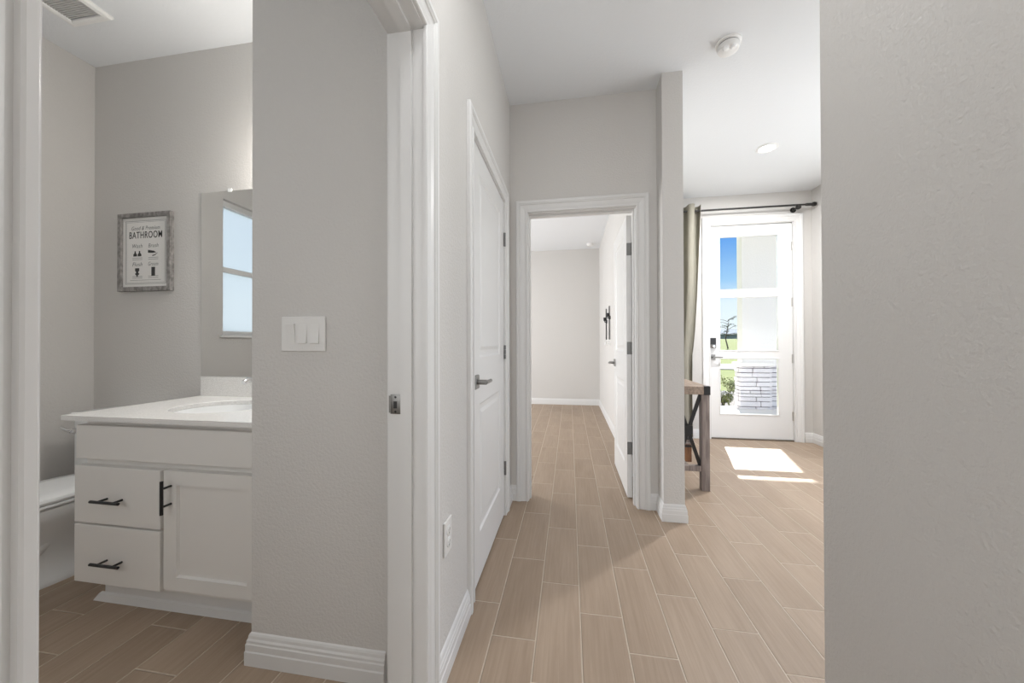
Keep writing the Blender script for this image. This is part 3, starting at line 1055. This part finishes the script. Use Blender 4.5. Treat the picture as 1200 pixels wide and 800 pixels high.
ef = thing('exhaust_fan', (-2.49, 1.36, CEIL), 'square white exhaust fan grille on the bathroom ceiling', 'exhaust fan')
bm = bmesh.new()
EX0, EX1, EY0, EY1 = -2.62, -2.36, 1.22, 1.485
FG = [(0, 0), (0, .010), (.006, .018), (.022, .021), (.032, .017), (.035, .010)]
frame_strip(bm, lambda w, t: [(EX0 + w, EY0 + w, CEIL - t), (EX1 - w, EY0 + w, CEIL - t), (EX1 - w, EY1 - w, CEIL - t), (EX0 + w, EY1 - w, CEIL - t)], FG, True)
obj('frame', bm, M_PLASTIC, ef)
bm = bmesh.new()
box(bm, EX0 + .034, EX1 - .034, EY0 + .034, EY1 - .034, CEIL - .006, CEIL - .001)
y = EY0 + .040
while y < EY1 - .040:
    box(bm, EX0 + .034, EX1 - .034, y, y + .004, CEIL - .012, CEIL - .006)
    y += .0095
obj('grille', bm, M_VENT, ef)

sd = thing('smoke_detector', (.905, 2.185, CEIL), 'round white smoke detector on the ceiling near the wall end', 'smoke detector')
bm = bmesh.new()
lathe(bm, [(.066, 0), (.066, .008), (.060, .012), (.054, .013), (0, .013)], (.905, 2.185, CEIL), (0, 0, -1), 36)
obj('base', bm, M_PLASTIC, sd, smooth=35)
bm = bmesh.new()
lathe(bm, [(.052, .015), (.056, .018), (.057, .030), (.052, .044), (.036, .050), (0, .051)], (.905, 2.185, CEIL), (0, 0, -1), 36)
obj('body', bm, M_PLASTIC, sd, smooth=35)
bm = bmesh.new()
lathe(bm, [(.0535, .0125), (.0535, .0155)], (.905, 2.185, CEIL), (0, 0, -1), 36)
obj('gap', bm, M_SLOT, sd)
for dx, dy in ((-.022, -.026), (.012, -.034)):
    bm = bmesh.new()
    lathe(bm, [(.017, .040), (.017, .052), (.011, .062), (0, .065)], (.905 + dx, 2.185 + dy, CEIL), (0, 0, -1), 18)
    obj('strobe_lens', bm, M_CLEAR, sd, smooth=35)

rl = thing('recessed_light', (1.725, 3.42, CEIL), 'round lit recessed ceiling light above the entry', 'ceiling light')
bm = bmesh.new()
lathe(bm, [(.085, 0), (.085, .004), (.078, .009), (.064, .011), (.062, .006), (.062, .001)], (1.725, 3.42, CEIL), (0, 0, -1), 40)
obj('trim_ring', bm, M_PLASTIC, rl, smooth=35)
bm = bmesh.new()
lathe(bm, [(0, .0075), (.060, .006), (.062, .002)], (1.725, 3.42, CEIL), (0, 0, -1), 40)
obj('lens', bm, M_LENS, rl, smooth=35)
rd = bpy.data.lights.new('recessed_light_lamp', 'AREA')
rd.shape = 'DISK'
rd.size = .11
rd.energy = 48
rdo = bpy.data.objects.new('recessed_light_lamp', rd)
rdo.location = (1.725, 3.42, CEIL - .02)
COL.objects.link(rdo)

fsd = thing('smoke_detector', (.36, 6.22, CEIL), 'small white smoke detector on the far room ceiling', 'smoke detector')
bm = bmesh.new()
lathe(bm, [(.066, 0), (.066, .010), (.060, .013), (0, .013)], (.36, 6.22, CEIL), (0, 0, -1), 28)
obj('base', bm, M_PLASTIC, fsd, smooth=35)
bm = bmesh.new()
lathe(bm, [(.055, .013), (.057, .026), (.045, .040), (0, .043)], (.36, 6.22, CEIL), (0, 0, -1), 28)
obj('body', bm, M_PLASTIC, fsd, smooth=35)

# ------------------------------------------------------------------ black wall sconces in the far room
def sconce(y, label, z0, z1, zc):
    t = thing('wall_sconce', (.535, y, z0), label, 'wall sconce', 'black wall sconces in the far room')
    bm = bmesh.new()
    bbox(bm, .513, .527, y - .011, y + .011, z0, z1, .003)
    obj('bar', bm, M_BLACK, t)
    bm = bmesh.new()
    lathe(bm, [(.024, 0), (.024, .008), (.010, .012), (.010, .022)], (.535, y, zc), (-1, 0, 0), 18)
    obj('wall_mount', bm, M_BLACK, t, smooth=35)
    bm = bmesh.new()
    tube(bm, [(.515, y, zc), (.504, y, zc - .01), (.498, y, zc + .012)], .007, 8)
    lathe(bm, [(.004, 0), (.015, .002), (.018, .05), (.015, .05), (.012, .006), (0, .006)], (.498, y, zc + .01), (0, 0, 1), 18)
    obj('arm', bm, M_BLACK, t, smooth=35)
    bm = bmesh.new()
    lathe(bm, [(.006, 0), (.011, -.03), (.006, -.06), (0, -.075)], (.510, y, z0 - .015), (0, 0, 1), 10)
    tube(bm, [(.517, y, z0 + .004), (.510, y, z0 - .016)], .002, 6)
    obj('crystal_drop', bm, M_CLEAR, t, smooth=35)


sconce(4.80, 'black slim wall sconce, the one nearer the open door', 1.17, 1.615, 1.46)
sconce(5.20, 'black slim wall sconce, the one farther from the open door', 1.17, 1.615, 1.43)

# ------------------------------------------------------------------ entry furniture
ct = thing('console_table', (.895, 3.4, 0), 'greywashed wood console table with black X braces by the entry', 'console table')
TX0, TX1, TY0, TY1 = .745, 1.046, 2.868, 3.95
bm = bmesh.new()
bbox(bm, TX0, TX1, TY0, TY1, .730, .792, .003)
obj('tabletop', bm, M_TOPWOOD, ct)
for x in (TX0, TX1 - .062):
    for y in (TY0, TY1 - .062):
        bm = bmesh.new()
        bbox(bm, x + .002, x + .060, y + .002, y + .060, 0, .730, .003)
        obj('leg', bm, M_GREYWOOD, ct)
for y in (TY0 + .010, TY1 - .052):
    bm = bmesh.new()
    bbox(bm, TX0 + .060, TX1 - .060, y, y + .042, .145, .185, .002)
    obj('rail', bm, M_GREYWOOD, ct)
bm = bmesh.new()
bbox(bm, TX0 + .14, TX1 - .14, TY0 + .052, TY1 - .052, .145, .185, .002)
obj('rail', bm, M_GREYWOOD, ct)


def strap(bm, a, b, w, y0, y1):
    a, b = Vector((a[0], 0, a[1])), Vector((b[0], 0, b[1]))
    d = (b - a).normalized()
    nn = Vector((-d.z, 0, d.x)) * w / 2
    q = [a - nn, b - nn, b + nn, a + nn]
    loft(bm, [[(p.x, y0, p.z) for p in q], [(p.x, y1, p.z) for p in q]])


for y in (TY0 + .018, TY1 - .040):
    xa, xb = TX0 + .062, TX1 - .062
    bm = bmesh.new()
    strap(bm, (xa, .185), (xb, .725), .026, y, y + .010)
    strap(bm, (xa, .725), (xb, .185), .026, y + .010, y + .020)
    xm = (xa + xb) / 2
    bbox(bm, xm - .032, xm + .032, y - .003, y, .425, .489, .001)
    obj('brace', bm, M_BLACK, ct)
for x0, x1 in ((TX0 - .002, TX0 + .044), (TX1 - .044, TX1 + .002)):
    for y0, y1 in ((TY0 - .003, TY0 + .042), (TY1 - .042, TY1 + .003)):
        bm = bmesh.new()
        bbox(bm, x0, x1, y0, y1, .728, .794, .002)
        obj('corner_bracket', bm, M_BLACK, ct)

wb = thing('wooden_box', (1.03, 3.62, 0), 'small brown wooden box with dark lid on floor behind console table', 'box')
bm = bmesh.new()
bbox(bm, .93, 1.135, 3.56, 3.76, 0, .165, .004)
obj('body', bm, M_BROWN, wb)
bm = bmesh.new()
bbox(bm, .925, 1.140, 3.555, 3.765, .165, .182, .003)
bbox(bm, .935, 1.130, 3.565, 3.755, .182, .212, .003)
obj('lid', bm, M_GREYWOOD, wb)
bm = bmesh.new()
for z0, z1 in ((.138, .158), (.210, .222)):
    box(bm, .927, 1.138, 3.557, 3.763, z0, z1)
obj('band', bm, M_BLACK, wb)

ROD_Y, ROD_Z = 4.36, 2.648
cr_ = thing('curtain_rod', (1.7, ROD_Y, ROD_Z), 'black curtain rod mounted above the front door', 'curtain rod')
bm = bmesh.new()
tube(bm, [(.80, ROD_Y, ROD_Z), (2.60, ROD_Y, ROD_Z)], .0105, 14)
obj('rod', bm, M_ROD, cr_, smooth=40)
bm = bmesh.new()
tube(bm, [(2.585, ROD_Y, ROD_Z), (2.655, ROD_Y, ROD_Z)], .0155, 14)
lathe(bm, [(.0, 0), (.022, .002), (.024, .014), (.021, .030), (0, .032)], (2.650, ROD_Y, ROD_Z), (1, 0, 0), 18)
obj('finial', bm, M_ROD, cr_, smooth=40)
for x in (2.51, .95):
    bm = bmesh.new()
    tube(bm, [(x, 4.452, ROD_Z - .022), (x, ROD_Y, ROD_Z - .022)], .009, 10)
    lathe(bm, [(.030, 0), (.030, .007), (.012, .010)], (x, 4.459, ROD_Z - .022), (0, -1, 0), 18)
    lathe(bm, [(0, -.013), (.024, -.012), (.026, 0), (.024, .012), (0, .013)], (x, ROD_Y, ROD_Z - .024), (0, -1, 0), 18)
    obj('bracket', bm, M_ROD, cr_, smooth=40)

cu = thing('curtain', (1.2, ROD_Y, .03), 'sage grey grommet curtain gathered beside the front door', 'curtain')
bm = bmesh.new()
NS, NZ = 120, 50
grid = []
for j in range(NZ + 1):
    z = .03 + (2.715 - .03) * j / NZ
    t = min(1, max(0, (z - 1.0) / (2.7 - 1.0)))
    xr = 1.405 + .100 * (t ** 0.75)
    xl = .90 + .06 * (1 - t)
    amp = .062 * (.55 + .45 * t)
    row = []
    for i in range(NS + 1):
        s = i / NS
        ph = 2 * PI * 4.25 * s + .35 * math.sin(3 * z)
        row.append(bm.verts.new((xl + (xr - xl) * s + .012 * math.sin(2 * ph), ROD_Y + amp * math.cos(ph), z)))
    grid.append(row)
for j in range(NZ):
    for i in range(NS):
        bm.faces.new((grid[j][i], grid[j][i + 1], grid[j + 1][i + 1], grid[j + 1][i]))
cl = obj('cloth', bm, M_CURT, cu, smooth=80)
sol = cl.modifiers.new('thick', 'SOLIDIFY')
sol.thickness = .003
for i in range(8):
    s = (i + .5) / 8.5
    xx = .90 + (1.505 - .90) * s
    bm = bmesh.new()
    mj, mn = .023, .005
    ring = [Vector((xx, ROD_Y + mj * math.cos(2 * PI * k / 20), ROD_Z + mj * math.sin(2 * PI * k / 20))) for k in range(21)]
    tube(bm, ring, mn, 8, False)
    obj('grommet', bm, M_ROD, cu, smooth=60)

# ------------------------------------------------------------------ outside, seen through the front door
def terr(x, y):
    d = math.hypot(x, y)
    t = min(1, max(0, (d - 22) / 45))
    return -.16 + 1.95 * t * t * (3 - 2 * t)


bm = bmesh.new()
G = 60
gv = []
for j in range(G + 1):
    row = []
    for i in range(G + 1):
        x = -60 + 180 * i / G
        y = 6.75 + 120 * (j / G) ** 1.3
        row.append(bm.verts.new((x, y, terr(x, y))))
    gv.append(row)
for j in range(G):
    for i in range(G):
        bm.faces.new((gv[j][i], gv[j][i + 1], gv[j + 1][i + 1], gv[j + 1][i]))
top(obj('ground', bm, M_GRASS, smooth=80), 'sunlit yellow-green lawn outside the front door', 'lawn', kind='structure')
struct('path', [(.71, 6.0, 4.60, 7.0, -.16, -.03)], M_PORCH, 'pale concrete porch floor outside the front door', 'porch floor')
bm = bmesh.new()
rd_pts = []
for k in range(30):
    x = -10 + 50 * k / 29
    y0 = 18.5 + (x - 6) * -.12
    rd_pts.append([(x, y0, terr(x, y0) + .02), (x, y0 + 4.5, terr(x, y0 + 4.5) + .02)])
vv = [[bm.verts.new(p) for p in r] for r in rd_pts]
for a, b in zip(vv, vv[1:]):
    bm.faces.new((a[0], b[0], b[1], a[1]))
r = bmesh.ops.extrude_face_region(bm, geom=bm.faces[:])
bmesh.ops.translate(bm, verts=[g for g in r['geom'] if isinstance(g, bmesh.types.BMVert)], vec=(0, 0, .02))
top(obj('road', bm, M_CONC), 'pale concrete drive crossing the lawn', 'driveway', kind='structure')

bm = bmesh.new()
bpts = [(1.2, 7.02), (4.3, 7.02), (5.2, 9.2), (4.6, 10.1), (3.4, 9.9), (2.4, 8.6)]
loft(bm, [[(x, y, -.17) for x, y in bpts], [(x, y, -.135) for x, y in bpts]])
top(obj('garden_bed', bm, M_ROCKBED), 'pale gravel planting bed beside the stone column outside', 'planting bed', kind='structure')
PX0, PX1, PY0, PY1, PZ = 2.94, 3.46, 6.74, 6.95, .715
pier = thing('porch_pillar', (3.17, 6.97, -.16), 'white porch column on a stacked pale stone base', 'porch column', kind='structure')
bm = bmesh.new()
box(bm, PX0 + .03, PX1 - .03, PY0 + .03, PY1 - .03, -.16, PZ)
box(bm, PX1 - .03, 4.4, PY0 + .12, PY1, -.16, PZ)
obj('core', bm, M_MORTAR, pier)
bm = bmesh.new()
rs = random.Random(3)
z = -.16
while z < PZ - .02:
    h = min(rs.choice((.055, .07, .08, .095)), PZ - z)
    for side in ('f', 'l', 'w'):
        a0, a1 = {'f': (PX0, PX1), 'l': (PY0 + .06, PY1), 'w': (PX1 + .002, 4.4)}[side]
        a = a0
        while a < a1 - .01:
            L = min(rs.uniform(.16, .42), a1 - a)
            if a1 - a - L < .09:
                L = a1 - a
            g = .0055
            pr_ = rs.uniform(-.012, .012)
            if side == 'f':
                bbox(bm, a + g, a + L - g, PY0 + pr_, PY0 + .05, z + g, z + h - g, .006, 1)
            elif side == 'l':
                bbox(bm, PX0 + pr_, PX0 + .05, a + g, a + L - g, z + g, z + h - g, .006, 1)
            else:
                bbox(bm, a + g, a + L - g, PY0 + .09 + pr_, PY0 + .14, z + g, z + h - g, .006, 1)
            a += L
    z += h
obj('stone_base', bm, M_STONE, pier)
bm = bmesh.new()
bbox(bm, PX0 - .03, PX1 + .03, PY0 - .03, PY1 + .03, PZ, PZ + .065, .008)
bbox(bm, PX1 + .03, 4.4, PY0 + .06, PY1 + .03, PZ, PZ + .065, .008)
obj('cap', bm, M_STUCCO, pier)
bm = bmesh.new()
box(bm, 2.995, 3.62, PY0 + .02, PY1, PZ + .065, 3.09)
obj('shaft', bm, M_STUCCO, pier)
struct('beam', [(.0, 6.5, 6.74, 6.83, 3.09, 3.45)], M_STUCCO, 'white porch beam above the column', 'porch beam')
struct('porch_ceiling', [(.71, 6.5, 4.60, 6.83, 3.45, 3.55)], M_STUCCO, 'white porch ceiling outside the front door', 'porch ceiling')


def leaf_cloud(bm, c, rad, n, size, rng, sparse=False):
    c = Vector(c)
    for _ in range(n):
        while True:
            p = Vector((rng.uniform(-1, 1), rng.uniform(-1, 1), rng.uniform(-1, 1)))
            if p.length < 1:
                break
        p = Vector((p.x * rad[0], p.y * rad[1], p.z * rad[2])) + c
        a = Vector((rng.uniform(-1, 1), rng.uniform(-1, 1), rng.uniform(-1, 1))).normalized()
        b = a.cross(Vector((rng.uniform(-1, 1), rng.uniform(-1, 1), rng.uniform(-1, 1)))).normalized()
        s = size * rng.uniform(.6, 1.3)
        bm.faces.new([bm.verts.new(q) for q in (p - a * s, p + b * s * .45, p + a * s, p - b * s * .45)])


rng = random.Random(11)
tb = (15.55, 38.0)
tz = terr(*tb)
tr = thing('tree', (tb[0], tb[1], tz), 'sparse dark tree standing on the lawn far outside', 'tree')
bm = bmesh.new()
tube(bm, [(tb[0], tb[1], tz - .1), (tb[0] - .25, tb[1], tz + 1.0), (tb[0] - .05, tb[1], tz + 1.9), (tb[0] + .1, tb[1], tz + 2.9)], [.07, .055, .04, .015], 8)
tips = []
for k in range(16):
    h = rng.uniform(1.1, 2.8)
    a = rng.uniform(0, 2 * PI)
    L = rng.uniform(.5, 1.25) * (1.1 - h / 6)
    p0 = Vector((tb[0], tb[1], tz + h))
    p1 = p0 + Vector((math.cos(a) * L, math.sin(a) * L, rng.uniform(.1, .45)))
    tube(bm, [p0, (p0 + p1) / 2 + Vector((0, 0, .06)), p1], [.03, .02, .008], 6)
    tips.append(p1)
obj('trunk', bm, M_BARK, tr, smooth=60)
bm = bmesh.new()
for p in tips:
    leaf_cloud(bm, p, (.30, .30, .10), 22, .06, rng)
obj('foliage', bm, M_LEAF, tr)

hx, hy = 26.5, 62
hz = terr(hx, hy)
fh = thing('far_house', (hx, hy, hz), 'distant low house with blue-grey roof beyond the lawn', 'house')
bm = bmesh.new()
box(bm, hx - 7, hx + 7, hy, hy + 9, hz - .5, hz + .75)
obj('walls', bm, M_HWALL, fh)
bm = bmesh.new()
r0 = [(hx - 7.6, hy - .6, hz + .75), (hx + 7.6, hy - .6, hz + .75), (hx + 7.6, hy + 9.6, hz + .75), (hx - 7.6, hy + 9.6, hz + .75)]
r1 = [(hx - 4.2, hy + 4.3, hz + 1.75), (hx + 4.2, hy + 4.3, hz + 1.75), (hx + 4.2, hy + 4.7, hz + 1.75), (hx - 4.2, hy + 4.7, hz + 1.75)]
loft(bm, [r0, r1])
obj('roof', bm, M_HROOF, fh)

for i, (x, y, hgt, lab) in enumerate(((3.07, 7.75, .36, 'leafy yellow-green shrub close to the stone column base'), (3.95, 9.6, .42, 'small yellow-green shrub beside the rocks, farther from the column'))):
    t = thing('shrub', (x, y, terr(x, y)), lab, 'shrub')
    bm = bmesh.new()
    tips = []
    for k in range(9):
        a = rng.uniform(0, 2 * PI)
        p1 = Vector((x + .16 * math.cos(a), y + .16 * math.sin(a), terr(x, y) + hgt * rng.uniform(.6, 1)))
        tube(bm, [(x, y, terr(x, y) - .02), (x + .06 * math.cos(a), y + .06 * math.sin(a), terr(x, y) + hgt * .4), p1], [.008, .006, .003], 6)
        tips.append(p1)
    obj('stem', bm, M_BARK, t)
    bm = bmesh.new()
    for p in tips:
        leaf_cloud(bm, p - Vector((0, 0, .08)), (.10, .10, .13), 46, .026, rng)
    obj('foliage', bm, M_SHRUB, t)
for i, (x, y, s) in enumerate(((2.86, 7.16, .09), (3.04, 7.30, .07), (3.22, 8.20, .12), (3.40, 8.42, .10), (3.47, 8.75, .12), (3.62, 9.05, .13), (3.86, 8.80, .10), (3.45, 9.45, .12))):
    bm = bmesh.new()
    bmesh.ops.create_icosphere(bm, subdivisions=3, radius=s)
    for v in bm.verts:
        k = 1 + .18 * math.sin(7 * v.co.x / s + i) * math.cos(5 * v.co.y / s + 2 * i) + .10 * math.sin(9 * v.co.z / s + i)
        v.co = Vector((v.co.x * k * 1.2, v.co.y * k, v.co.z * k * .72))
    bmesh.ops.translate(bm, verts=bm.verts[:], vec=(x, y, terr(x, y) + s * .35))
    top(obj('rock', bm, M_ROCK, smooth=40), 'rough grey landscape rock in the bed by the porch column', 'rock', 'grey rocks in the bed outside')
